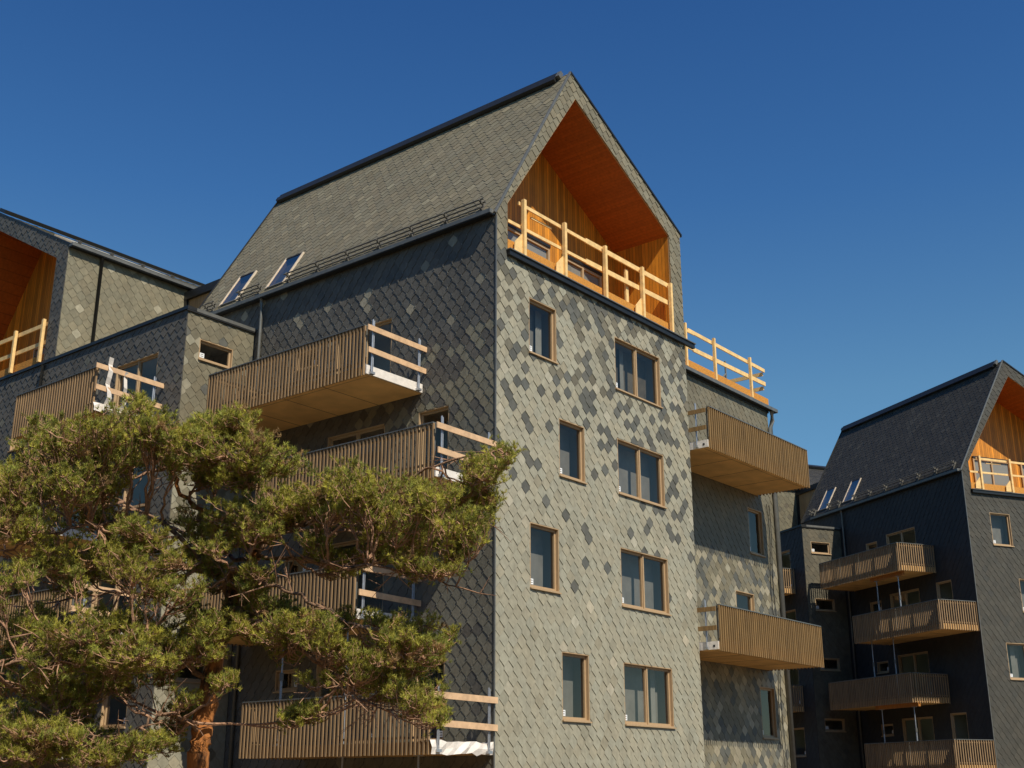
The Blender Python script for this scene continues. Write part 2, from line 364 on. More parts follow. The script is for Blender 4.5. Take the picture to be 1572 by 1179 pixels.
# ---------------------------------------------------------------- the house type
def mixc(a, b, t): return tuple(x + (y - x) * t for x, y in zip(a, b))
def jit(c, r, s=.08):
    k = 1 + r.uniform(-s, s); w = r.uniform(-.03, .03); return (c[0] * k * (1 + w) * GT[0], c[1] * k * GT[1], c[2] * k * (1 - w) * GT[2])
TAN60 = 5.74 / 3.34; SL2 = 3.07 / 5.81
EZ, RZ, EZ2, WID, RU, DEP = 15.80, 21.54, 18.47, 9.15, 3.34, 12.9
def gable(name, base, rz, pal, seed, full):
    """gabled volume: front (v=0), left wall (u=0), loggia in the front gable"""
    R = empty(name, base, rz); rooms = MB()
    fp = PF((0, 0, 0), (1, 0, 0), (0, 0, 1), (0, -1, 0)); lp = PF((0, 0, 0), (0, 1, 0), (0, 0, 1), (-1, 0, 0))
    fwin = [(1.32, 12.27, 2.5, 13.80, 1), (2.56, 9.24, 3.70, 10.78, 1), (1.32, 6.21, 2.5, 7.82, 1), (2.56, 3.16, 3.70, 4.79, 1), (1.32, .3, 2.5, 1.8, 1)]
    for z in (12.28, 9.26, 6.2, 3.16): fwin.append((5.25, z, 7.63, z + 1.57, 2))
    H = [w[:4] for w in fwin]
    ZL = 14.84
    body = [(0, 0), (WID, 0), (WID, ZL), (0, ZL)]
    iL, iZ, iA, iAZ, iR, iRZ = .43, 16.16, 3.56, 20.78, 8.48, 18.18
    frame = [[(0, ZL), (iL, ZL), (iL, iZ), (0, EZ)], [(0, EZ), (iL, iZ), (iA, iAZ), (RU, RZ)], [(iA, iAZ), (iR, iRZ), (WID, EZ2), (RU, RZ)], [(iR, ZL), (WID, ZL), (WID, EZ2), (iR, iRZ)]]
    mb = MB(); slate_wall(mb, fp, [body] + frame, H, pal['front'], seed=seed, tilt=.021)
    mb.build('wall', R)
    # loggia: wood lined recess
    m = MB(); dp = 2.08; q = lambda a, b, d: fp(a, b, -d)
    m.poly([q(iL, ZL, dp), q(iR, ZL, dp), q(iR, iRZ, dp), q(iA, iAZ, dp), q(iL, iZ, dp)], 'cladding')
    m.poly([q(iR, ZL, .03), q(iR, ZL, dp), q(iR, iRZ, dp), q(iR, iRZ, .03)], 'cladding')
    m.poly([q(iL, ZL, .03), q(iL, ZL, dp), q(iL, iZ, dp), q(iL, iZ, .03)], 'cladding')
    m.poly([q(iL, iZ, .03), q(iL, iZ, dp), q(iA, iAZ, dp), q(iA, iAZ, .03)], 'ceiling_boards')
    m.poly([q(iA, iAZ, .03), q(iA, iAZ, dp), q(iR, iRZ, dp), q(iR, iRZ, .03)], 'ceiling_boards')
    m.poly([q(iL, ZL, -.0), q(iR, ZL, -.0), q(iR, ZL, dp), q(iL, ZL, dp)], 'osb')
    for a, b in (((iL, ZL), (iL, iZ)), ((iL, iZ), (iA, iAZ)), ((iA, iAZ), (iR, iRZ)), ((iR, iRZ), (iR, ZL))):   # thin edge trim
        m.poly([q(a[0], a[1], -.03), q(b[0], b[1], -.03), q(b[0], b[1], .03), q(a[0], a[1], .03)], 'window_wood')
    fp.box(m, iL + .002, ZL + .002, -.09, iR - .002, ZL + .34, -.03, 'osb')
    m.build('loggia_lining', R)
    bp = PF((0, dp, 0), (1, 0, 0), (0, 0, 1), (0, -1, 0))
    def lwin(x0, z0, x1, z1, n, cur=.0):
        f = MB()
        for c in range(n + 1):
            xx = x0 + (x1 - x0 - .08) * c / n; bp.box(f, xx, z0, .01, xx + .08, z1, .09, 'window_wood')
        bp.box(f, x0 + .08, z1 - .08, .01, x1 - .08, z1, .085, 'window_wood'); bp.box(f, x0 + .08, z0, .01, x1 - .08, z0 + .08, .085, 'window_wood')
        bp.box(f, x0, z1 + .002, .01, x1, z1 + .10, .12, 'black_metal')
        w = f.build('door', R); g = MB()
        g.poly([bp(x0 + .08, z0 + .08, .04), bp(x1 - .08, z0 + .08, .04), bp(x1 - .08, z1 - .08, .04), bp(x0 + .08, z1 - .08, .04)], 'glass')
        g.build('pane', w)
        r = MB(); r.poly([bp(x0 + .01, z0 + .01, .012), bp(x1 - .01, z0 + .01, .012), bp(x1 - .01, z1 - .01, .012), bp(x0 + .01, z1 - .01, .012)], 'room')
        if cur: r.poly([bp(x0 + .1, z0 + .1, .02), bp(x0 + .1 + cur, z0 + .1, .02), bp(x0 + .1 + cur, z1 - .1, .02), bp(x0 + .1, z1 - .1, .02)], 'curtain')
        r.build('inner_blind', w)
    lwin(2.6, ZL + .05, 4.9, ZL + 2.2, 2); lwin(5.6, ZL + .05, 7.6, ZL + 2.2, 2, .35)
    # flashing ledge under the loggia
    m = MB(); fp.box(m, .40, 14.66, .03, WID + (.42 if full else .02), 14.80, .13, 'black_metal'); fp.box(m, .38, 14.801, .03, WID + (.44 if full else .03), 14.83, .17, 'grey_metal')
    m.build('flashing', R)
    for x0, z0, x1, z1, n in fwin: window(R, rooms, fp, x0, z0, x1, z1, n, curtain=.3)
    # left wall
    HL = []; doors = []
    for lv in (11.6, 5.62): doors += [(3.65, lv, 5.85, lv + 2.13, 2, True), (6.6, lv + 1.4, 7.5, lv + 1.95, 1, False)]
    for lv in (8.6, 2.62): doors += [(1.52, lv, 2.58, lv + 2.22, 1, True), (3.8, lv, 6.0, lv + 2.15, 2, True), (6.7, lv + 1.4, 7.6, lv + 1.95, 1, False)]
    HL = [d[:4] for d in doors]
    mb = MB(); slate_wall(mb, lp, [[(0, 0), (DEP, 0), (DEP, EZ), (0, EZ)]], HL, pal['left'], hooks=full, tilt=.018, seed=seed + 1)
    mb.build('wall', R)
    for x0, z0, x1, z1, n, dr in doors: window(R, rooms, lp, x0, z0, x1, z1, n, curtain=0, door=dr, sticker=True)
    # other walls
    m = MB(); o = .002
    m.poly([(WID - o, 0, 0), (WID - o, DEP, 0), (WID - o, DEP, EZ2), (WID - o, 0, EZ2)], 'backing')
    m.poly([(0, DEP, 0), (WID, DEP, 0), (WID, DEP, EZ2), (RU, DEP, RZ - .02), (0, DEP, EZ)], 'backing')
    m.poly([(0, .0, .0), (WID, .0, .0), (WID, DEP, .0), (0, DEP, .0)], 'backing')
    m.build('rear_wall', R); rooms.build('room_interior', R)
    # roof
    sl = math.hypot(RU, RZ - EZ); rp = PF((0, 0, EZ), (0, 1, 0), (RU / sl, 0, (RZ - EZ) / sl), (-(RZ - EZ) / sl, 0, RU / sl))
    sky_h = [(8.5, .35, 9.35, 1.80), (10.75, .35, 11.6, 1.80)]
    mb = MB(); slate_wall(mb, rp, [[(0, -.12), (DEP, -.12), (DEP, sl), (0, sl)]], sky_h, pal['roof'], tilt=.014, seed=seed + 2)
    sr = math.hypot(WID - RU, RZ - EZ2); rp2 = PF((RU, 0, RZ), (0, 1, 0), ((WID - RU) / sr, 0, (EZ2 - RZ) / sr), ((RZ - EZ2) / sr, 0, (WID - RU) / sr))
    mb.poly([rp2(0, 0, .0), rp2(DEP, 0, .0), rp2(DEP, sr + .05, .0), rp2(0, sr + .05, .0)], 'slate', pal['roof'](3, 3, random))
    mb.poly([rp2(0, 0, -.03), rp2(DEP, 0, -.03), rp2(DEP, sr + .05, -.03), rp2(0, sr + .05, -.03)], 'backing')
    roof = mb.build('roof', R)
    m = MB()                          # verge and eave trims
    rp.box(m, -.05, -.13, .0, .005, sl + .02, .055, 'grey_metal'); rp2.box(m, -.05, -.02, .0, .02, sr + .08, .06, 'black_metal')
    rp.box(m, DEP, -.13, -.1, DEP + .03, sl + .02, .055, 'black_metal')
    m.box(-.24, .02, EZ - .13, -.03, DEP - 1.1, EZ - .02, 'grey_metal'); m.box(-.22, .03, EZ - .155, -.03, DEP - 1.12, EZ - .131, 'black_metal')
    m.box(WID + .01, -.03, EZ2 - .05, WID + .12, DEP, EZ2 + .03, 'black_metal')
    m.build('gutter', roof)
    m = MB(); rp.box(m, .38, sl - .30, .04, DEP - .15, sl + .06, .16, 'black_metal'); rp.box(m, .25, sl - .16, .03, .38, sl + .08, .16, 'grey_metal')
    rp.box(m, DEP - .15, sl - .1, .03, DEP + .05, sl + .06, .12, 'black_metal')
    m.build('ridge_vent', roof)
    for a0, a1 in ((.45, 8.35), (9.45, 10.6), (11.7, 12.3)):
        m = MB()
        for b_, d_ in ((.42, .13), (.42, .24), (.24, .11)): m.tube([rp(a0, b_, d_), rp(a1, b_, d_)], .022, 'guard_metal', 6)
        n = max(2, round((a1 - a0) / 1.2))
        for i in range(n):
            a = a0 + .12 + (a1 - a0 - .24) * i / (n - 1); rp.box(m, a - .035, .10, .02, a + .035, .50, .05, 'guard_metal'); rp.box(m, a - .02, .37, .05, a + .02, .45, .27, 'guard_metal'); rp.box(m, a - .02, .20, .051, a + .02, .28, .15, 'guard_metal')
        m.build('snow_guard', roof)
    for x0, y0, x1, y1 in sky_h:
        f = MB(); t = .055
        rp.box(f, x0, y0, -.1, x0 + t, y1, .065, 'skylight_frame'); rp.box(f, x1 - t, y0, -.1, x1, y1, .065, 'skylight_frame')
        rp.box(f, x0 + t, y0, -.1, x1 - t, y0 + t, .06, 'grey_metal'); rp.box(f, x0 + t, y1 - t, -.1, x1 - t, y1, .06, 'black_metal')
        w = f.build('skylight', roof); g = MB(); g.poly([rp(x0 + t, y0 + t, .045), rp(x1 - t, y0 + t, .045), rp(x1 - t, y1 - t, .045), rp(x0 + t, y1 - t, .045)], 'roof_glass'); g.poly([rp(x0 + t, y0 + t, -.09), rp(x1 - t, y0 + t, -.09), rp(x1 - t, y1 - t, -.09), rp(x0 + t, y1 - t, -.09)], 'curtain')
        g.build('pane', roof)
    m = MB(); m.tube([(-.13, 9.15, EZ - .14), (-.13, 9.15, EZ - .3), (-.10, 9.15, EZ - .55), (-.10, 9.15, 0)], .05, 'grey_metal', 10)
    m.build('downpipe', R, True)
    # corner trims
    m = MB(); m.box(-.035, -.035, 0, -.003, .0, EZ - .15, 'grey_metal'); m.build('corner_trim', R)
    # balconies
    S1, S0 = (True, False) if False else (False, True), (False, True)
    cov = full
    for z, a0, lab in ((11.30, 2.5, None), (8.31, .10, None), (5.30, 2.5, None), (2.30, .05, None)):
        balcony(R, lp, a0, a0 + 6.2, 2.08, z, ends=((not full), True), cover=(a0, z < 3) if cov else None)
    return R
def lookup(pts, z):
    for (z0, p0), (z1, p1) in zip(pts, pts[1:]):
        if z0 <= z <= z1: return p0 + (p1 - p0) * (z - z0) / (z1 - z0)
    return pts[-1][1] if z > pts[-1][0] else pts[0][1]
L_ = (.41, .408, .335); K_ = (.14, .147, .137); O_ = (.235, .22, .16); O2 = (.31, .29, .215)
GT = (.785, .718, .62)
def a_front(x, z, r):
    if z > 14.9: return jit(O2 if r.random() < .12 else mixc(O_, O2, r.random() * .5), r, .08)
    p = lookup([(0, 0), (5.5, 0), (7.5, .04), (9, .12), (10.5, .17), (12, .30), (13.3, .45), (14.2, .62), (14.8, .85), (15, .95)], z)
    if 8 < z < 13 and x > 5: p *= 1.2
    p *= .85
    if r.random() < p: return jit(K_ if z < 12 or r.random() < .4 else mixc(K_, O_, .6), r, .15)
    c = L_
    if r.random() < .035: c = mixc(L_, (.55, .53, .44), r.random())
    elif r.random() < .05: c = mixc(L_, O_, .3)
    return jit(c, r, .05)
def a_left(x, z, r):
    D_ = (.15, .148, .138); Mm = (.27, .265, .21); Bt = (.36, .35, .29)
    e = z - 11.6 + x * .35                      # above this line mostly dark
    if z < 10.4: base = (.21, .21, .18); p = .12
    else: base = Mm; p = .22
    if e > 1.6 or x > 5: return jit(Bt if r.random() < (.05 if z > 11 else .0) else D_, r, .15)
    if e > .4 and r.random() < .55: return jit(D_, r, .15)
    return jit(D_ if r.random() < p else base, r, .1)
def a_roof(x, y, r):
    t = .5 + .5 * math.sin(x * .9 + 1) * math.sin(y * 1.3 + x * .5)
    return jit(O2 if r.random() < .12 * t else mixc(O_, (.26, .24, .185), r.random() * .6), r, .09)
def flat(c, p=.1, c2=None, s=.1):
    def f(x, y, r): return jit((c2 if c2 and r.random() < p else c), r, s)
    return f
def e_col(x, z, r):
    if z > 9: return jit(mixc(O_, K_, .2), r, .1)
    return jit(r.choice([O_, O_, (.33, .31, .23), (.24, .235, .19), (.40, .38, .30)]) if r.random() < .8 else K_, r, .12)
def b_front(x, z, r):
    p = lookup([(0, .95), (7.5, .9), (9.0, .5), (10.5, .12), (16, .06)], z)
    return jit(mixc(L_, O2, .25) if r.random() < p else (K_ if r.random() < .08 else O_), r, .1)
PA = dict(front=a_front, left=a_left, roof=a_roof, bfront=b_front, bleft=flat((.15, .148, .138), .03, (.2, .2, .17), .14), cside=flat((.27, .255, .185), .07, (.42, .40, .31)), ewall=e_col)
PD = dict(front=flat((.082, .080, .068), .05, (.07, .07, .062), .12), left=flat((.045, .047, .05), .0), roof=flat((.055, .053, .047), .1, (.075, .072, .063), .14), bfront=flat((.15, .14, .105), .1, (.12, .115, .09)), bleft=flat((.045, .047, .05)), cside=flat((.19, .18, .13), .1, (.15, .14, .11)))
# ---------------------------------------------------------------- link block and rear gabled volume
BU, BV, BZ, CV, CL = -2.45, 9.5, 14.68, 16.5, 9.15
def wing(name, base, rz, pal, seed, full):
    R = empty(name, base, rz); rooms = MB()
    fp = PF((0, BV, 0), (1, 0, 0), (0, 0, 1), (0, -1, 0)); lp = PF((BU, 0, 0), (0, 1, 0), (0, 0, 1), (-1, 0, 0))
    fw = [(-1.98, z, -.78, z + .62, 1) for z in (13.3, 10.32, 7.3, 4.3)]
    mb = MB(); slate_wall(mb, fp, [[(BU, 0), (-.045, 0), (-.045, BZ), (BU, BZ)]], [w[:4] for w in fw], pal['bfront'], seed=seed); mb.build('wall', R)
    for a, b, c, d, n in fw: window(R, rooms, fp, a, b, c, d, n, curtain=0, deep=.12)
    ED = CV + CL
    dd = []
    for lv in (11.6, 5.62): dd += [(10.75, lv, 12.85, lv + 2.07, 2, True), (16.9, lv + .4, 18.6, lv + 1.9, 2, False)]
    for lv in (8.6, 2.62): dd += [(13.0, lv, 15.1, lv + 2.07, 2, True), (10.6, lv + .5, 11.8, lv + 1.9, 1, False), (18.5, lv + .4, 19.7, lv + 1.9, 1, False)]
    zf = 14.68
    mb = MB(); slate_wall(mb, lp, [[(BV, 0), (ED, 0), (ED, zf), (BV, zf)]], [w[:4] for w in dd], pal['bleft'], tilt=.018, seed=seed + 1)
    # gable C on plane u=BU : profile in (v,z)
    cz, cr, cv, crz, cfz = 18.80, 22.3, 22.3, 21.88, 16.2
    i0, i0z, ia, iaz, i1, i1z = CV + .66, 18.48, 22.05, 21.12, ED - .45, 16.5
    slate_wall(mb, lp, [[(CV, zf), (i0, zf), (i0, i0z), (CV, cz)], [(CV, cz), (i0, i0z), (ia, iaz), (cv, crz)], [(cv, crz), (ia, iaz), (i1, i1z), (ED, cfz)], [(i1, zf), (ED, zf), (ED, cfz), (i1, i1z)]], [], pal['bleft'], tilt=.016, seed=seed + 2)
    mb.build('wall', R)
    for a, b, c, d, n, dr in dd: window(R, rooms, lp, a, b, c, d, n, door=dr, curtain=0)
    rooms.build('room_interior', R)
    # lit side wall of the rear gable
    cp = PF((0, CV, 0), (1, 0, 0), (0, 0, 1), (0, -1, 0)); CU = 10.0
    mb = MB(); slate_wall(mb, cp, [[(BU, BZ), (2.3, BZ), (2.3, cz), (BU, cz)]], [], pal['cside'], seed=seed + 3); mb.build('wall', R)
    m = MB(); q = lambda v, z, d: lp(v, z, -d); dp = 2.1
    m.poly([q(i0, zf, dp), q(i1, zf, dp), q(i1, i1z, dp), q(ia, iaz, dp), q(i0, i0z, dp)], 'cladding')
    m.poly([q(i0, zf, .03), q(i0, zf, dp), q(i0, i0z, dp), q(i0, i0z, .03)], 'cladding')
    m.poly([q(i1, zf, .03), q(i1, zf, dp), q(i1, i1z, dp), q(i1, i1z, .03)], 'cladding')
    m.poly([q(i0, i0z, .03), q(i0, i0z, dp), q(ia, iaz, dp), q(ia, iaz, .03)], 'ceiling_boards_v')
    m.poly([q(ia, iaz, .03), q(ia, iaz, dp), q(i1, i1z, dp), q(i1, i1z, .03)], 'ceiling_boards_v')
    m.poly([q(i0, zf + .1, 0), q(i1, zf + .1, 0), q(i1, zf + .1, dp), q(i0, zf + .1, dp)], 'osb')
    lp.box(m, i0 + .002, zf + .102, -.09, i1 - .002, zf + .42, -.03, 'osb')
    for a, b in (((i0, zf), (i0, i0z)), ((i0, i0z), (ia, iaz)), ((ia, iaz), (i1, i1z)), ((i1, i1z), (i1, zf))):
        m.poly([q(a[0], a[1], -.03), q(b[0], b[1], -.03), q(b[0], b[1], .03), q(a[0], a[1], .03)], 'backing')
    bp = PF((BU + dp, 0, 0), (0, 1, 0), (0, 0, 1), (-1, 0, 0))
    m.build('loggia_lining', R)
    for x0, x1 in ((CV + 1.1, CV + 2.0), (CV + 3.0, CV + 5.2)):
        f = MB(); bp.box(f, x0, zf + .15, .01, x0 + .08, zf + 2.2, .08, 'window_wood'); bp.box(f, x1 - .08, zf + .15, .01, x1, zf + 2.2, .08, 'window_wood'); bp.box(f, x0 + .08, zf + 2.12, .01, x1 - .08, zf + 2.2, .08, 'window_wood'); w = f.build('door', R)
        g = MB(); g.poly([bp(x0 + .08, zf + .15, .04), bp(x1 - .08, zf + .15, .04), bp(x1 - .08, zf + 2.12, .04), bp(x0 + .08, zf + 2.12, .04)], 'glass'); g.build('pane', w)
        g = MB(); g.poly([bp(x0 + .01, zf + .15, .014), bp(x1 - .01, zf + .15, .014), bp(x1 - .01, zf + 2.12, .014), bp(x0 + .01, zf + 2.12, .014)], 'room'); g.build('inner_blind', w)
    # roofs
    mb = MB(); sl = math.hypot(cv - CV, crz - cz); rp = PF((0, CV, cz), (1, 0, 0), (0, (cv - CV) / sl, (crz - cz) / sl), (0, -(crz - cz) / sl, (cv - CV) / sl))
    slate_wall(mb, rp, [[(BU, -.1), (CU, -.1), (CU, sl), (BU, sl)]], [], pal['roof'], seed=seed + 4)
    mb.poly([rp(BU, -.1, -.05), rp(CU, -.1, -.05), rp(CU, sl, -.05), rp(BU, sl, -.05)], 'backing')
    s2 = math.hypot(ED - cv, crz - cfz); r2 = PF((0, cv, crz), (1, 0, 0), (0, (ED - cv) / s2, -(crz - cfz) / s2), (0, (crz - cfz) / s2, (ED - cv) / s2))
    mb.poly([r2(BU, 0, 0), r2(CU, 0, 0), r2(CU, s2, 0), r2(BU, s2, 0)], 'slate', (.16, .15, .12))
    roof = mb.build('roof', R)
    m = MB()
    rp.box(m, BU - .03, -.12, .0, BU + .02, sl + .02, .05, 'black_metal')
    m.box(BU - .03, CV - .25, cz - .10, CU, CV - .04, cz + .0, 'grey_metal'); m.box(BU - .02, CV - .23, cz - .13, CU, CV - .04, cz - .101, 'black_metal')
    m.build('gutter', roof)
    m = MB()
    for dz in (.11, .19): m.tube([rp(BU + .35, .4, dz), rp(CU - .3, .4, dz)], .014, 'grey_metal', 6)
    for i in range(10): rp.box(m, BU + .5 + i * 1.25, .3, .02, BU + .54 + i * 1.25, .5, .22, 'guard_metal')
    m.build('snow_guard', roof)
    m = MB(); rp.box(m, BU + .3, sl - .4, .06, CU - .5, sl + .08, .2, 'black_metal'); m.build('ridge_vent', roof)
    m = MB()
    for k in range(4):                # roof windows seen edge-on
        x = BU + .9 + k * 1.15; rp.box(m, x, 1.5, .0, x + .95, 3.1, .07, 'skylight_frame'); rp.box(m, x + .06, 1.56, .071, x + .89, 3.04, .08, 'curtain')
    m.build('skylight', roof)
    m = MB(); m.tube([(-1.25, CV - .10, cz - .12), (-1.25, CV - .10, BZ)], .055, 'black_metal', 8); m.build('downpipe', R, True)
    m = MB(); m.tube([(BU - .08, 17.05, BZ - .05), (BU - .08, 17.05, 0)], .05, 'grey_metal', 8); m.build('downpipe', R, True)
    m = MB()                          # parapet cap and flat roof
    m.box(BU - .07, BV - .07, BZ, BU + .25, ED, BZ + .10, 'black_metal'); m.box(BU + .25, BV - .07, BZ, -.05, BV + .25, BZ + .10, 'grey_metal')
    m.box(BU - .065, BV - .065, BZ - .05, -.05, BV - .03, BZ - .001, 'black_metal')
    m.build('parapet_cap', R)
    m = MB(); m.poly([(BU, BV, BZ - .01), (CU, BV, BZ - .01), (CU, ED, BZ - .01), (BU, ED, BZ - .01)], 'concrete')
    m.poly([(BU + .01, ED, 0), (CU, ED, 0), (CU, ED, cfz), (BU + .01, ED, cfz)], 'backing'); m.poly([(CU, BV, 0), (CU, ED, 0), (CU, ED, cfz), (CU, cv, crz - .1), (CU, CV, cz), (CU, CV, BZ), (CU, BV, BZ)], 'backing')
    m.poly([(2.3, CV, BZ), (CU, CV, BZ), (CU, CV, cz), (2.3, CV, cz)], 'backing')
    m.build('rear_wall', R)
    m = MB(); m.box(2.3, DEP + .04, BZ, 7, CV - .02, 18.25, 'slat_wood'); m.box(2.18, DEP + .04, 18.252, 7.1, CV - .02, 18.55, 'black_metal'); m.box(2.2, CV - .16, BZ, 2.299, CV - .02, 18.25, 'black_metal')
    m.build('roof_stairhead', R)
    for z, a0 in ((11.30, 10.5), (8.31, 12.9), (5.30, 10.5), (2.30, 12.9)):
        balcony(R, lp, a0, a0 + 4.1, 2.05, z, ends=((not full), True), cover=(a0, z > 11) if full else None)
    return R
# ---------------------------------------------------------------- build houses
AO = (-.376, 28.397, 0); AR = math.radians(90 - 39.13)
import math as _m
def org(cx, D):
    x = (cx - 786) / 1963.5; n = _m.hypot(x, 1); return (x / n * D, D / n, 0)
AO = org(758, 28.4); DO = org(1535, 59); DR = math.radians(21.44)
A = gable('gabled_building', AO, AR, PA, 10, True)
tag(A, 'tall central gabled apartment building in pale and dark diamond slates with a wood-lined top loggia', 'building')
Wn = wing('gabled_building', AO, AR, PA, 30, True)
tag(Wn, 'olive slate gabled building with flat-roofed link behind the pine, at the left edge', 'building')
Df = gable('gabled_building', DO, DR, PD, 50, False)
tag(Df, 'distant dark slate gabled building at the right edge with shaded left wall of four balconies', 'building')
Dw = wing('gabled_building', DO, DR, PD, 70, False)
tag(Dw, 'far dark link block with narrow slate face and small square windows beside the distant gable', 'building')
# ---------------------------------------------------------------- set-back wing at the right of the main gable
EV = 1.35
def wing_e(R):
    rooms = MB(); fp = PF((0, EV, 0), (1, 0, 0), (0, 0, 1), (0, -1, 0)); U0, U1, Z = WID, 17.1, 14.62
    ws = [(15.12, 9.2, 16.15, 10.78, 1, False), (13.95, 5.62, 15.2, 7.79, 1, True), (15.2, 3.15, 16.22, 4.77, 1, False)]
    mb = MB(); slate_wall(mb, fp, [[(U0, 0), (U1, 0), (U1, Z), (U0, Z)]], [w[:4] for w in ws], PA['ewall'], seed=91); mb.build('wall', R)
    for a, b, c, d, n, dr in ws: window(R, rooms, fp, a, b, c, d, n, door=dr)
    rooms.build('room_interior', R)
    m = MB(); m.poly([(U1, EV, 0), (U1, DEP, 0), (U1, DEP, Z), (U1, EV, Z)], 'backing'); m.poly([(U0, DEP, 0), (U1, DEP, 0), (U1, DEP, Z), (U0, DEP, Z)], 'backing')
    m.poly([(U0, EV, Z + .2), (U1, EV, Z + .2), (U1, DEP, Z + .2), (U0, DEP, Z + .2)], 'concrete'); m.build('rear_wall', R)
    m = MB(); fp.box(m, U0 + .005, Z + .0, -.03, U1 + .05, Z + .19, .05, 'black_metal'); fp.box(m, U0 + .005, Z + .08, .051, U1 + .45, Z + .20, .22, 'grey_metal'); fp.box(m, U0 + .01, Z + .07, .052, U1 + .44, Z + .079, .21, 'black_metal'); m.build('gutter', R)
    m = MB(); m.box(U0 + .005, EV - .10, Z + .205, U1 - .02, EV - .04, Z + .52, 'osb'); m.box(U1 - .08, EV - .039, Z + .205, U1 - .02, EV + 5, Z + .52, 'osb'); m.build('terrace_upstand', R)
    m = MB(); m.tube([(U1 + .10, EV - .14, Z + .05), (U1 + .10, EV - .14, Z - .3), (U1 - .02, EV - .10, Z - .6), (U1 - .02, EV - .10, 0)], .085, 'grey_metal', 10); m.build('downpipe', R, True)
    m = MB()
    for k, (x, wob) in enumerate(((16.45, .05), (16.62, .03))):
        m.tube([(x + wob * math.sin(i * .9 + k), EV - .06 - .02 * math.sin(i), 11.1 - i * .62) for i in range(19)], .012, 'black_metal', 5)
    m.build('cable', R, True)
    for z, lb in ((11.30, 'E1'), (5.33, 'E2')):
        balcony(R, fp, 9.25, 15.8, 2.0, z, ends=(False, True), cover=(9.25, False), wood='slat_wood_amber')
wing_e(A)
# ---------------------------------------------------------------- temporary guard rails
def place(name, base, rz): return empty(name, base, rz)
def rail_thing(base, rz, label, posts, boards_, m='yellow_timber', group='temporary timber guard rails', pm=None):
    # posts: (x,y,z0,z1,size) ; boards_: (p,q,height) in building coordinates
    x, y, z0, z1, sz = posts[0]
    rot = Matrix.Rotation(rz, 4, 'Z'); off = Vector((x, y, z0)); t = empty('guard_rail', Vector(base) + rot @ off, rz); tag(t, label, 'guard rail', group)
    for x, y, z0, z1, sz in posts:
        b = MB()
        if pm == 'galvanised':
            b.tube([(x - off.x, y - off.y, z0 - off.z), (x - off.x, y - off.y, z1 - off.z)], .022, pm, 8); b.tube([(x - off.x + .05, y - off.y, z0 - off.z), (x - off.x + .05, y - off.y, z1 - off.z - .02)], .012, pm, 6)
            b.box(x - off.x - .05, y - off.y - .05, z0 - off.z - .01, x - off.x + .09, y - off.y + .05, z0 - off.z + .05, pm)
        else: b.box(x - off.x - sz / 2, y - off.y - sz / 2, z0 - off.z, x - off.x + sz / 2, y - off.y + sz / 2, z1 - off.z, m)
        b.build('post', t)
    for p, q, h, th in boards_:
        b = MB(); p = Vector(p) - off; q = Vector(q) - off; d = (q - p); d.z = 0; d.normalize(); s = Vector((-d.y, d.x, 0)) * th / 2; u = Vector((0, 0, h / 2))
        b.hexa([p - s - u, q - s - u, q + s - u, p + s - u, p - s + u, q - s + u, q + s + u, p + s + u], m); b.build('board', t)
    return t
def loggia_rail(base, rz, label, v=.0):
    ps = [(u, -.08, 14.85, 16.48, .10) for u in (1.05, 2.85, 4.80, 6.74, 8.33)]
    bs = [((.95, .03, 16.38), (4.0, .03, 16.38), .10, .04), ((4.0, .035, 16.40), (8.40, .035, 16.44), .15, .045), ((.50, .03, 15.70), (4.0, .03, 15.74), .09, .04), ((4.0, .035, 15.76), (8.42, .035, 15.86), .15, .045), ((1.6, .12, 16.22), (2.5, .12, 16.24), .05, .04)]
    t = rail_thing(base, rz, label, ps, bs); b = MB(); off = Vector((1.05, -.08, 14.85))
    b.box(6.12 - off.x, .10 - off.y, .0, 6.25 - off.x, .16 - off.y, 1.42, 'yellow_timber'); b.build('post', t)
    for u in (1.05, 2.85, 6.74):
        b = MB(); n = Vector((u - off.x - .09, 0, 0)); w = .28
        pts = [n + Vector((-w, .02, .04)), n + Vector((.04, .02, .04)), n + Vector((.04, .05, .04)), n + Vector((-w, .05, .04)), n + Vector((-w + .02, .02, .30)), n + Vector((.04, .02, .62)), n + Vector((.04, .05, .62)), n + Vector((-w + .02, .05, .30))]
        b.hexa(pts, 'yellow_timber'); b.build('brace', t)
loggia_rail(AO, AR, 'bright timber guard rail with five posts across the top loggia of the central gable')
loggia_rail(DO, DR, 'pale timber guard rail across the sunlit loggia of the distant right gable')
# rear gable loggia at the left (plane u = BU)
ps = [(BU - .08, v, 14.80, 16.30, .10) for v in (17.35, 19.1, 20.9, 22.7)]
bs = [((BU + .03, 16.6 + .5, 16.15), (BU + .03, 23.2, 16.2), .14, .045), ((BU + .03, 17.15, 15.5), (BU + .03, 23.2, 15.55), .14, .045)]
rail_thing(AO, AR, 'orange-lit timber guard rail across the dark loggia at the left edge', ps, bs)
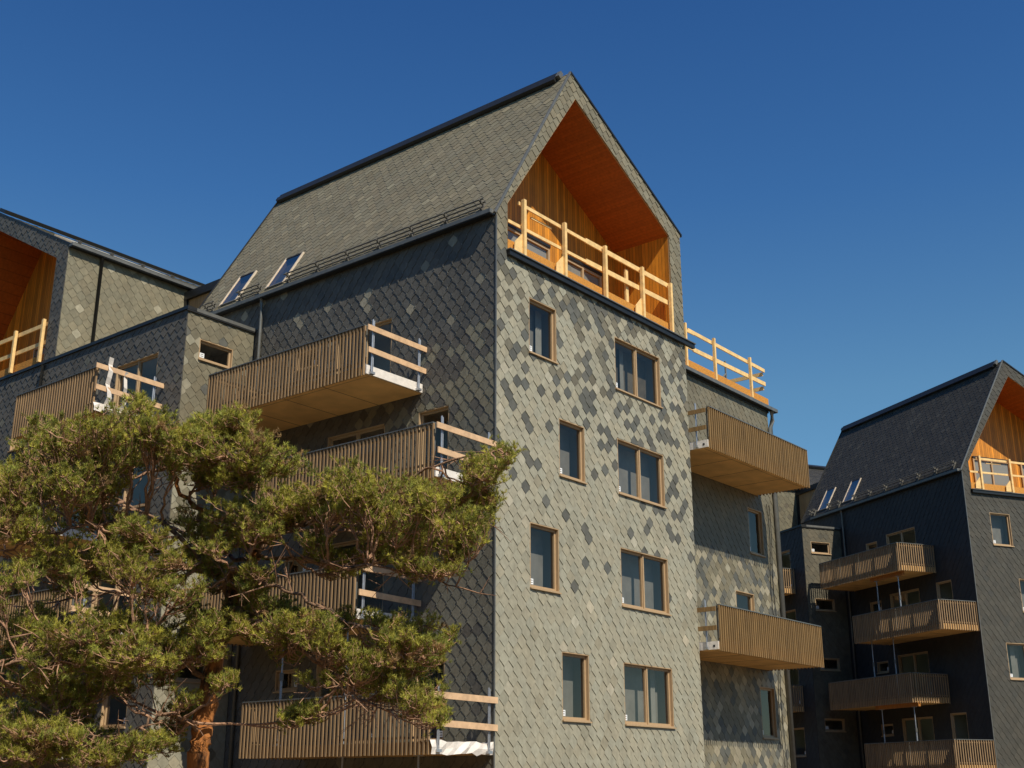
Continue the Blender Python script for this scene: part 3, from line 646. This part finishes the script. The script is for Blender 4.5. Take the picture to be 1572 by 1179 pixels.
# terrace rail on the set-back wing
ps = [(u, EV - .14, 14.86, 16.38, .09) for u in (11.3, 13.2, 15.75)]
bs = [((9.2, EV - .06, 16.16), (12.0, EV - .06, 16.20), .09, .04), ((11.6, EV - .055, 16.24), (17.0, EV - .055, 16.22), .13, .045), ((11.9, EV - .055, 15.62), (17.0, EV - .055, 15.70), .15, .045), ((9.2, EV - .06, 15.58), (11.9, EV - .06, 15.60), .05, .04),
      ((16.97, EV - .0, 16.1), (16.97, EV + 3.2, 16.1), .14, .045), ((16.97, EV, 15.55), (16.97, EV + 3.2, 15.55), .14, .045)]
rail_thing(AO, AR, 'timber guard rail turning the corner of the roof terrace beside the central gable', ps, bs)
def strut(base, rz, pts, rad, m, label):
    rot = Matrix.Rotation(rz, 4, 'Z'); o = Vector(pts[0][0]); t = empty('tripod_stand', Vector(base) + rot @ Vector((o.x, o.y, 14.84)), rz); tag(t, label, 'stand')
    for p, q in pts:
        b = MB(); f = Vector((o.x, o.y, 14.84)); b.tube([Vector(p) - f, Vector(q) - f], rad, m, 6); b.build('leg', t)
strut(AO, AR, [((16.1, 2.4, 16.6), (16.1, 2.4, 14.84)), ((16.1, 2.4, 16.1), (14.6, 2.4, 14.9)), ((16.1, 2.4, 15.9), (15.9, 3.4, 14.84)), ((16.1, 2.4, 15.9), (16.6, 1.8, 14.84))], .04, 'grey_metal', 'dark metal tripod stand on the roof terrace behind its timber rail')
labs = ['two peach boards on metal posts closing the end of the central building\'s topmost balcony', 'boards at the balcony end just above the pine branch tips, second down', 'board barrier at the balcony end half hidden by pine twigs, third down', 'boards on metal posts at the lowest balcony end of the central building']
for (z, a0), lb in zip(((11.30, 2.5), (8.31, .10), (5.30, 2.5), (2.30, .05)), labs):
    ps = [(-1.92, a0 - .09, z + .03, z + 1.47, .04), (-.24, a0 - .09, z + .03, z + 1.45, .04)]
    bs = [((-2.15, a0 - .15, z + 1.20), (.0 if a0 > 1 else -.0, a0 - .15, z + 1.18), .14, .03), ((-2.10, a0 - .15, z + .62), (.0, a0 - .15, z + .58), .14, .03)]
    rail_thing(AO, AR, lb, ps, bs, 'pink_timber', 'board barriers at open balcony ends', 'galvanised')
for (z, a0), lb in zip(((11.30, 10.5), (5.30, 10.5)), ['boards and white sheeting barrier at the end of the upper left balcony above the pine', 'board barrier at the end of the lower left balcony behind the pine']):
    ps = [(-4.20, a0 - .10, z + .03, z + 1.5, .04), (-2.75, a0 - .10, z + .03, z + 1.45, .04)]
    bs = [((-4.65, a0 - .16, z + 1.28), (-2.45, a0 - .16, z + 1.22), .14, .03), ((-4.6, a0 - .16, z + .68), (-2.45, a0 - .16, z + .60), .14, .03)]
    rail_thing(AO, AR, lb, ps, bs, 'pink_timber', 'board barriers at open balcony ends', 'galvanised')
# white sheeting hanging in the upper left barrier
def sheet():
    rot = Matrix.Rotation(AR, 4, 'Z'); o = Vector((-4.15, 10.3, 11.35)); b = MB(); r = random.Random(3)
    for x0, x1, zt in ((-.15, .02, 1.55), (.38, .52, 1.25), (.02, .38, .22), (-.1, .9, .2)):
        N = 8
        for i in range(N):
            f = lambda k: (x0 + .06 * math.sin(k * 1.3 + x0 * 9) * (1 - k / N), .04 * math.sin(k * 2 + x0), zt * k / N)
            p, q = f(i), f(i + 1); w = (x1 - x0)
            b.poly([(p[0], p[1], p[2]), (p[0] + w, p[1] + .05, p[2]), (q[0] + w, q[1] + .05, q[2]), q], 'white_sheet')
    t = b.build('plastic_sheet'); t.location = Vector(AO) + rot @ o; t.rotation_euler = (0, 0, AR)
    tag(t, 'white plastic sheet hanging at the open end of the upper left balcony', 'plastic sheet')
sheet()
# board barrier at the inner ends of the right balconies
for z, lb in ((11.30, 'upper'), (5.33, 'lower')):
    ps = [(9.18, -.25, z + .05, z + 1.45, .04)]
    bs = [((9.14, -.62, z + 1.16), (9.14, 1.2, z + 1.16), .13, .03), ((9.14, -.62, z + .62), (9.14, 1.2, z + .62), .13, .03)]
    rail_thing(AO, AR, 'short board barrier at the inner end of the %s right-hand balcony' % lb, ps, bs, 'slat_wood_amber', 'board barriers at open balcony ends', 'galvanised')
# ---------------------------------------------------------------- shoring props and beams
def prop(base, rz, u, v, z0, z1, label):
    rot = Matrix.Rotation(rz, 4, 'Z'); t = empty('shoring_prop', Vector(base) + rot @ Vector((u, v, z0)), rz); tag(t, label, 'shoring prop', 'metal props between balconies')
    h = z1 - z0; b = MB(); b.tube([(0, 0, 0), (0, 0, h * .62)], .034, 'galvanised', 8); b.box(-.08, -.08, 0, .08, .08, .012, 'galvanised'); b.build('outer_tube', t)
    b = MB(); b.tube([(0, 0, h * .6), (0, 0, h)], .024, 'galvanised', 8); b.box(-.08, -.08, h - .012, .08, .08, h, 'galvanised'); b.build('inner_tube', t)
    b = MB(); b.tube([(0, 0, h * .57), (0, 0, h * .64)], .055, 'grey_metal', 8); b.build('collar', t)
def beam(base, rz, u, v0, v1, z, label):
    rot = Matrix.Rotation(rz, 4, 'Z'); b = MB(); b.box(-.06, 0, -.18, .06, v1 - v0, 0, 'cladding_plain'); t = b.build('timber_beam'); t.location = Vector(base) + rot @ Vector((u, v0, z)); t.rotation_euler = (0, 0, rz)
    tag(t, label, 'timber beam', 'timber beams on shoring props')
for lvl, (z0, z1, vs, nm) in enumerate(((8.56, 11.3, (3.1, 4.7), 'first'), (5.55, 8.31, (3.9, 5.5), 'second'), (2.55, 5.3, (2.9, 5.2), 'third'))):
    bz = .19 if lvl != 1 else 0
    for k, v in enumerate(vs): prop(DO, DR, -1.75, v, z0, z1 - bz, '%s metal prop in the %s gap down between balconies of the distant building' % (('right', 'left')[k], nm))
    if bz: beam(DO, DR, -1.75, vs[0] - .4, vs[1] + .4, z1 - .003, 'orange timber beam under the %s balcony of the distant building' % ('topmost', '', 'third')[lvl])
for k, v in enumerate((3.3, 5.6)): prop(AO, AR, -1.5, v, 2.56, 5.28, '%s metal prop standing on the lowest balcony of the central building' % ('right', 'left')[k])
for k, v in enumerate((.9, 3.3)): prop(AO, AR, -1.5, v, 0, 2.28, '%s metal prop under the lowest balcony of the central building' % ('right', 'left')[k])
def TP(x, y, Y):                      # photograph direction -> point at depth Y in front of the viewpoint
    th = math.radians(18.41); dx, dz = (x - 786) / 1863, -(y - 589.5) / 1863
    fy = math.cos(th) - dz * math.sin(th); fz = math.sin(th) + dz * math.cos(th)
    return Vector((dx / fy * Y, Y, 1.6 + fz / fy * Y))
def pine():
    r = random.Random(11); TY = 16.5
    base = TP(300, 1179, TY); base.z = 0; base.x -= .05
    root = empty('pine_tree', base); tag(root, 'spreading pine with orange bark in front of the houses at lower left', 'tree')
    L = lambda x, y, d=0: TP(x, y, TY + d) - base
    def smooth(pts, n=6, wob=.03):
        out = []
        for i in range(len(pts) - 1):
            p0, p1, p2, p3 = pts[max(i - 1, 0)], pts[i], pts[i + 1], pts[min(i + 2, len(pts) - 1)]
            for k in range(n):
                t = k / n; q = .5 * ((2 * p1) + (p2 - p0) * t + (2 * p0 - 5 * p1 + 4 * p2 - p3) * t * t + (3 * p1 - p0 - 3 * p2 + p3) * t ** 3)
                out.append(q + Vector((r.gauss(0, wob), r.gauss(0, wob), r.gauss(0, wob))) * (1 if out else 0))
        return out + [pts[-1]]
    tp = smooth([Vector((0, 0, 0)), L(303, 1179), L(312, 1110), L(324, 1040, .05), L(335, 985, .1), L(352, 930, .2), L(375, 885, .3), L(392, 850, .35)], 5, .012)
    tr = [(.155 - .075 * i / (len(tp) - 1)) * r.uniform(.95, 1.05) for i in range(len(tp))]
    m = MB(); m.tube(tp, tr, 'bark_orange', 14); trunk = m.build('trunk', root, True)
    limbs = [  # (points, r0, r1)
        ([L(392, 852, .35), L(372, 820, .4), L(330, 790, .5), L(285, 765, .5), L(262, 715, .4), L(240, 665, .3), L(222, 622, .2)], 0.054, 0.016),
        ([L(392, 850, .35), L(420, 815, .2), L(470, 800, 0), L(540, 775, -.2), L(610, 745, -.4), L(680, 712, -.6), L(765, 690, -.7)], 0.050, 0.010),
        ([L(392, 852, .35), L(430, 822, .6), L(500, 812, .9), L(580, 815, 1.2), L(680, 795, 1.3), L(740, 800, 1.2)], 0.040, 0.010),
        ([L(348, 935, .2), L(350, 880, -.3), L(395, 888, -.6), L(450, 910, -.8), L(520, 945, -1.0), L(575, 975, -1.1), L(610, 1000, -1.1)], 0.040, 0.012),
        ([L(352, 925, .2), L(420, 960, -.5), L(460, 995, -.8), L(500, 1022, -1.0), L(518, 1055, -1.1), L(560, 1075, -1.1), L(600, 1090, -1.2)], 0.043, 0.010),
        ([L(370, 895, .3), L(310, 860, 0), L(250, 800, -.3), L(180, 800, -.5), L(110, 810, -.8), L(50, 830, -1.0), L(5, 850, -1.0)], 0.043, 0.012),
        ([L(385, 865, .3), L(340, 850, .8), L(270, 815, 1.2), L(170, 760, 1.4), L(90, 720, 1.5), L(40, 700, 1.5)], 0.036, 0.010),
        ([L(322, 1045, .05), L(270, 1010, -.5), L(200, 985, -1.0), L(120, 990, -1.3), L(40, 1010, -1.5), L(-40, 1030, -1.5)], 0.043, 0.012),
        ([L(309, 1125, 0), L(285, 1105, -.4), L(250, 1098, -.5), L(225, 1112, -.6), L(180, 1130, -.9), L(90, 1120, -1.2)], 0.036, 0.010),
        ([L(335, 985, .1), L(280, 940, .8), L(200, 910, 1.2), L(110, 920, 1.5), L(20, 930, 1.6)], 0.036, 0.010),
        ([L(392, 852, .35), L(400, 800, 0), L(395, 740, -.2), L(380, 690, -.3), L(372, 650, -.3)], 0.029, 0.008),
        ([L(392, 852, .35), L(470, 860, -.6), L(560, 870, -1.1), L(640, 880, -1.3), L(700, 900, -1.3)], 0.032, 0.008)]
    allp = []
    for pts, a, b in limbs:
        sp = smooth(pts, 5, .022); n = len(sp); m = MB(); rad = [a + (b - a) * (i / (n - 1)) ** .8 for i in range(n)]
        m.tube(sp, rad, 'bark_orange' if a > .0525 else 'bark_grey', 8); m.build('limb', root, True)
        allp += [(p, q) for p, q in zip(sp[4:], rad[4:])]
    pads = []
    P = '''215 625 22 18|205 660 30 22|70 670 45 28|120 665 40 25|165 660 35 24|30 720 35 30|95 715 50 35|160 705 45 30|40 765 45 35|110 765 50 32|15 810 40 30|80 820 45 28|140 800 40 22|160 745 35 25|250 660 35 26|300 665 36 24|340 655 30 24|375 645 28 18|290 700 40 22|345 700 42 28|395 690 40 28|440 680 35 22|430 715 40 28|375 740 40 26|330 735 30 20|480 705 38 24|525 700 35 22|570 700 36 20|610 695 35 20|650 690 32 18|690 690 28 18|500 740 42 26|555 735 42 24|605 735 40 22|460 755 40 26|520 775 42 24|585 765 42 22|635 765 40 22|415 780 36 24|675 770 36 22|700 745 34 20|740 720 30 18|775 676 22 10|790 668 12 7|750 680 20 9|750 750 26 18|725 700 26 14|610 800 42 22|660 800 40 20|700 800 34 20|560 800 36 18|735 800 20 14|640 835 40 20|690 835 30 18|600 850 34 18|640 880 36 20|680 875 28 15|560 860 26 15|350 790 36 22|400 815 34 20|300 800 32 20|440 800 36 22|215 820 36 20|250 860 40 24|200 870 36 22|300 850 36 22|160 860 36 20|380 830 26 16|100 900 28 16|130 880 28 16|230 905 34 20|280 910 30 20|340 900 26 20|370 930 36 26|400 965 38 26|350 965 36 26|430 940 30 20|300 960 34 24|470 965 34 22|440 1000 32 20|500 985 28 18|530 950 22 14|20 970 40 28|70 960 42 28|120 975 44 30|170 960 40 26|220 965 38 26|30 1010 44 30|90 1015 46 30|150 1010 46 28|210 1010 40 26|270 1000 36 26|20 1055 44 28|80 1060 42 26|140 1050 40 24|190 1045 34 22|240 1040 30 20|320 1000 28 20|30 1100 38 20|110 1100 30 16|580 1000 32 18|620 1010 32 16|560 1030 34 18|600 1045 30 16|640 1030 24 14|650 960 24 12|690 980 16 10|540 1060 28 14|620 1070 22 12|480 1095 22 10|440 1110 18 10|150 1140 36 18|190 1160 34 18|240 1150 26 14|90 1150 36 18|20 1150 36 20|660 1060 16 9|670 1110 14 9|660 750 36 20|545 715 38 20|480 830 24 14|520 880 20 12|740 780 22 12|60 1130 40 20|130 1172 40 16|10 1175 36 18|0 900 22 26|180 810 34 20|60 870 34 20|265 1120 18 10|280 1075 20 10|350 1050 18 12|120 745 40 26|200 700 30 24|260 700 30 22|310 730 30 18|5 760 30 30|470 770 34 20|400 880 24 14|330 965 26 18|490 1050 22 10|720 830 18 9|590 960 26 12'''
    for s in P.split('|'):
        x, y, rx, ry = map(float, s.split())
        if x > 430 and y < 760: y += 17; ry *= .8
        if x > 430 and y < 740 and len(pads) % 3 == 0: continue
        pads.append((x, y, rx, ry))
    ex = []
    for _ in range(270):               # fill between neighbouring sprays
        a = r.choice(pads); b = r.choice([p for p in pads if p is not a and math.hypot(p[0] - a[0], (p[1] - a[1]) * 1.6) < 95] or [a])
        f = r.uniform(.3, .7); ex.append((a[0] + (b[0] - a[0]) * f, a[1] + (b[1] - a[1]) * f, r.uniform(14, 26), r.uniform(8, 14)))
    pads += ex
    tw = MB(); nv, nf, nc = [], [], []
    k = TY / 1963.5
    def needle_tuft(c, ax, ln, n, col):
        ax = ax.normalized(); s = ax.orthogonal().normalized(); t = ax.cross(s)
        for i in range(n):
            a = r.random() * 6.283; sp = r.uniform(.2, 1.25); o = c + ax * r.uniform(-.02, .02)
            d = (ax * r.uniform(.45, 1) + (s * math.cos(a) + t * math.sin(a)) * sp).normalized(); l = ln * r.uniform(.7, 1.15)
            w = d.cross(Vector((r.gauss(0, 1), r.gauss(0, 1), r.gauss(0, 1)))).normalized() * r.uniform(.0034, .0052)
            b = len(nv); nv.extend((tuple(o - w), tuple(o + w), tuple(o + d * l))); nf.append((b, b + 1, b + 2))
            f = r.uniform(.75, 1.25); nc.append((col[0] * f, col[1] * f, col[2] * f))
    for x, y, rx, ry in pads:
        far = abs(x - 350) / 400; d0 = (r.uniform(-1.2, .9)) * (.6 + .9 * far) - .25
        cpt = L(x, y, d0)
        src, sr = min(allp, key=lambda p: (p[0] - cpt).length + (.3 if p[0].z > cpt.z + .2 else 0))
        mid = (src + cpt) * .5 + Vector((r.gauss(0, .05), r.gauss(0, .05), -.06))
        br = smooth([src, mid, cpt], 4, .015); tw.tube(br, [min(sr, .022) * (1 - .6 * i / (len(br) - 1)) for i in range(len(br))], 'twig', 5, False)
        n = int(.021 * rx * ry) + 6; RX, RZ_ = rx * k * 1.2, ry * k * 1.02; RD = (RX + .12)
        for i in range(n):
            while True:
                a, b, c = r.uniform(-1, 1), r.uniform(-1, 1), r.uniform(-1, 1)
                if a * a + b * b + c * c < 1: break
            q = cpt + Vector((a * RX, b * RD, c * RZ_)); st = br[r.randrange(len(br) // 2, len(br))]
            mm = (st * .45 + q * .55) + Vector((r.gauss(0, .04), r.gauss(0, .04), -.05))
            path = smooth([st, mm, q], 3, .008); tw.tube(path, [.010 - .006 * t_ / (len(path) - 1) for t_ in range(len(path))], 'twig', 3, False)
            hue = r.random(); col = (.43, .395, .065) if hue < .62 else ((.29, .30, .055) if hue < .95 else (.40, .25, .10)); f = r.uniform(.75, 1.2); col = tuple(f * c_ for c_ in col)
            fwd = (q - mm).normalized()
            for sh in range(r.randint(4, 6)):
                o0 = path[r.randrange(3, len(path))] if sh else q
                dr = (fwd * .5 + Vector((r.gauss(0, .6), r.gauss(0, .6), .45 + r.gauss(0, .35)))).normalized(); ln = r.uniform(.06, .17)
                o1 = o0 + dr * ln; tw.tube([o0, o1], [.0045, .003], 'twig', 3, False)
                for t_ in range(2):
                    f2 = r.uniform(.65, 1.35); needle_tuft(o0.lerp(o1, .55 + .45 * t_) + Vector((r.gauss(0, .012), r.gauss(0, .012), r.gauss(0, .012))), dr * .4 + Vector((r.gauss(0, .5), r.gauss(0, .5), .8)), .064, 16, tuple(f2 * c_ for c_ in col))
    # bare dead twigs low in the crown
    for i in range(260):
        p, q = r.choice(allp); d = Vector((r.gauss(0, 1), r.gauss(0, 1), r.gauss(-.2, .6))).normalized(); l = r.uniform(.25, .7)
        e = p + d * l; m1 = (p + e) / 2 + Vector((r.gauss(0, .05), r.gauss(0, .05), r.gauss(0, .06)))
        tw.tube([p, m1, e], [.010, .007, .003], 'twig', 4, False)
        for j in range(2):
            d2 = (d + Vector((r.gauss(0, .7), r.gauss(0, .7), r.gauss(0, .6)))).normalized(); tw.tube([m1, m1 + d2 * l * .4], [.006, .003], 'twig', 3, False)
    t = tw.build('twigs', root); 
    me = bpy.data.meshes.new('crown'); me.from_pydata(nv, [], nf); me.materials.append(M['needle'])
    at = me.color_attributes.new('tint', 'FLOAT_COLOR', 'CORNER'); buf = []
    for c in nc: buf += [*c, 1] * 3
    at.data.foreach_set('color', buf); me.update()
    o = bpy.data.objects.new('crown', me); C.collection.objects.link(o); o.parent = root
pine()
# unseen wooded rise added behind the viewpoint to cut low sky light, darken window reflections
def blocker_hills():
    r = random.Random(5); b = MB(); N = 180; rows = [(46, 0), (48, 10), (51, 17), (56, 21), (70, 20), (95, 0)]; P = []
    for i in range(N + 1):
        a = math.radians(95 + 237 * i / N); far_ = max(0, (95 + 237 * i / N - 296) / 36); P.append([])
        for k, (d, h) in enumerate(rows):
            hh = h * (1 + .12 * math.sin(i * .31) + .08 * math.sin(i * .83)) + (r.uniform(-1.6, 1.6) if 0 < k < 5 else 0)
            dd = (d + (r.uniform(-1, 1) if 0 < k < 5 else 0)) * (1 + 3.2 * far_); hh *= 1 + 1.6 * far_; P[-1].append((math.sin(a) * dd, math.cos(a) * dd, max(hh, -.01) if h else -.02))
    for i in range(N):
        for k in range(len(rows) - 1): b.poly([P[i][k], P[i + 1][k], P[i + 1][k + 1], P[i][k + 1]], 'blocker_wood')
    o = b.build('blocker_hills'); o['kind'] = 'structure'
mat('blocker_wood', (.035, .045, .018), .95, .5, .6, .5)
blocker_hills()
# ---------------------------------------------------------------- ground
g = MB(); g.poly([(-2500, -2500, -.0), (2500, -2500, -.0), (2500, 2500, -.0), (-2500, 2500, -.0)], 'gravel'); go = g.build('ground'); go['kind'] = 'structure'; go.location.z = -.01
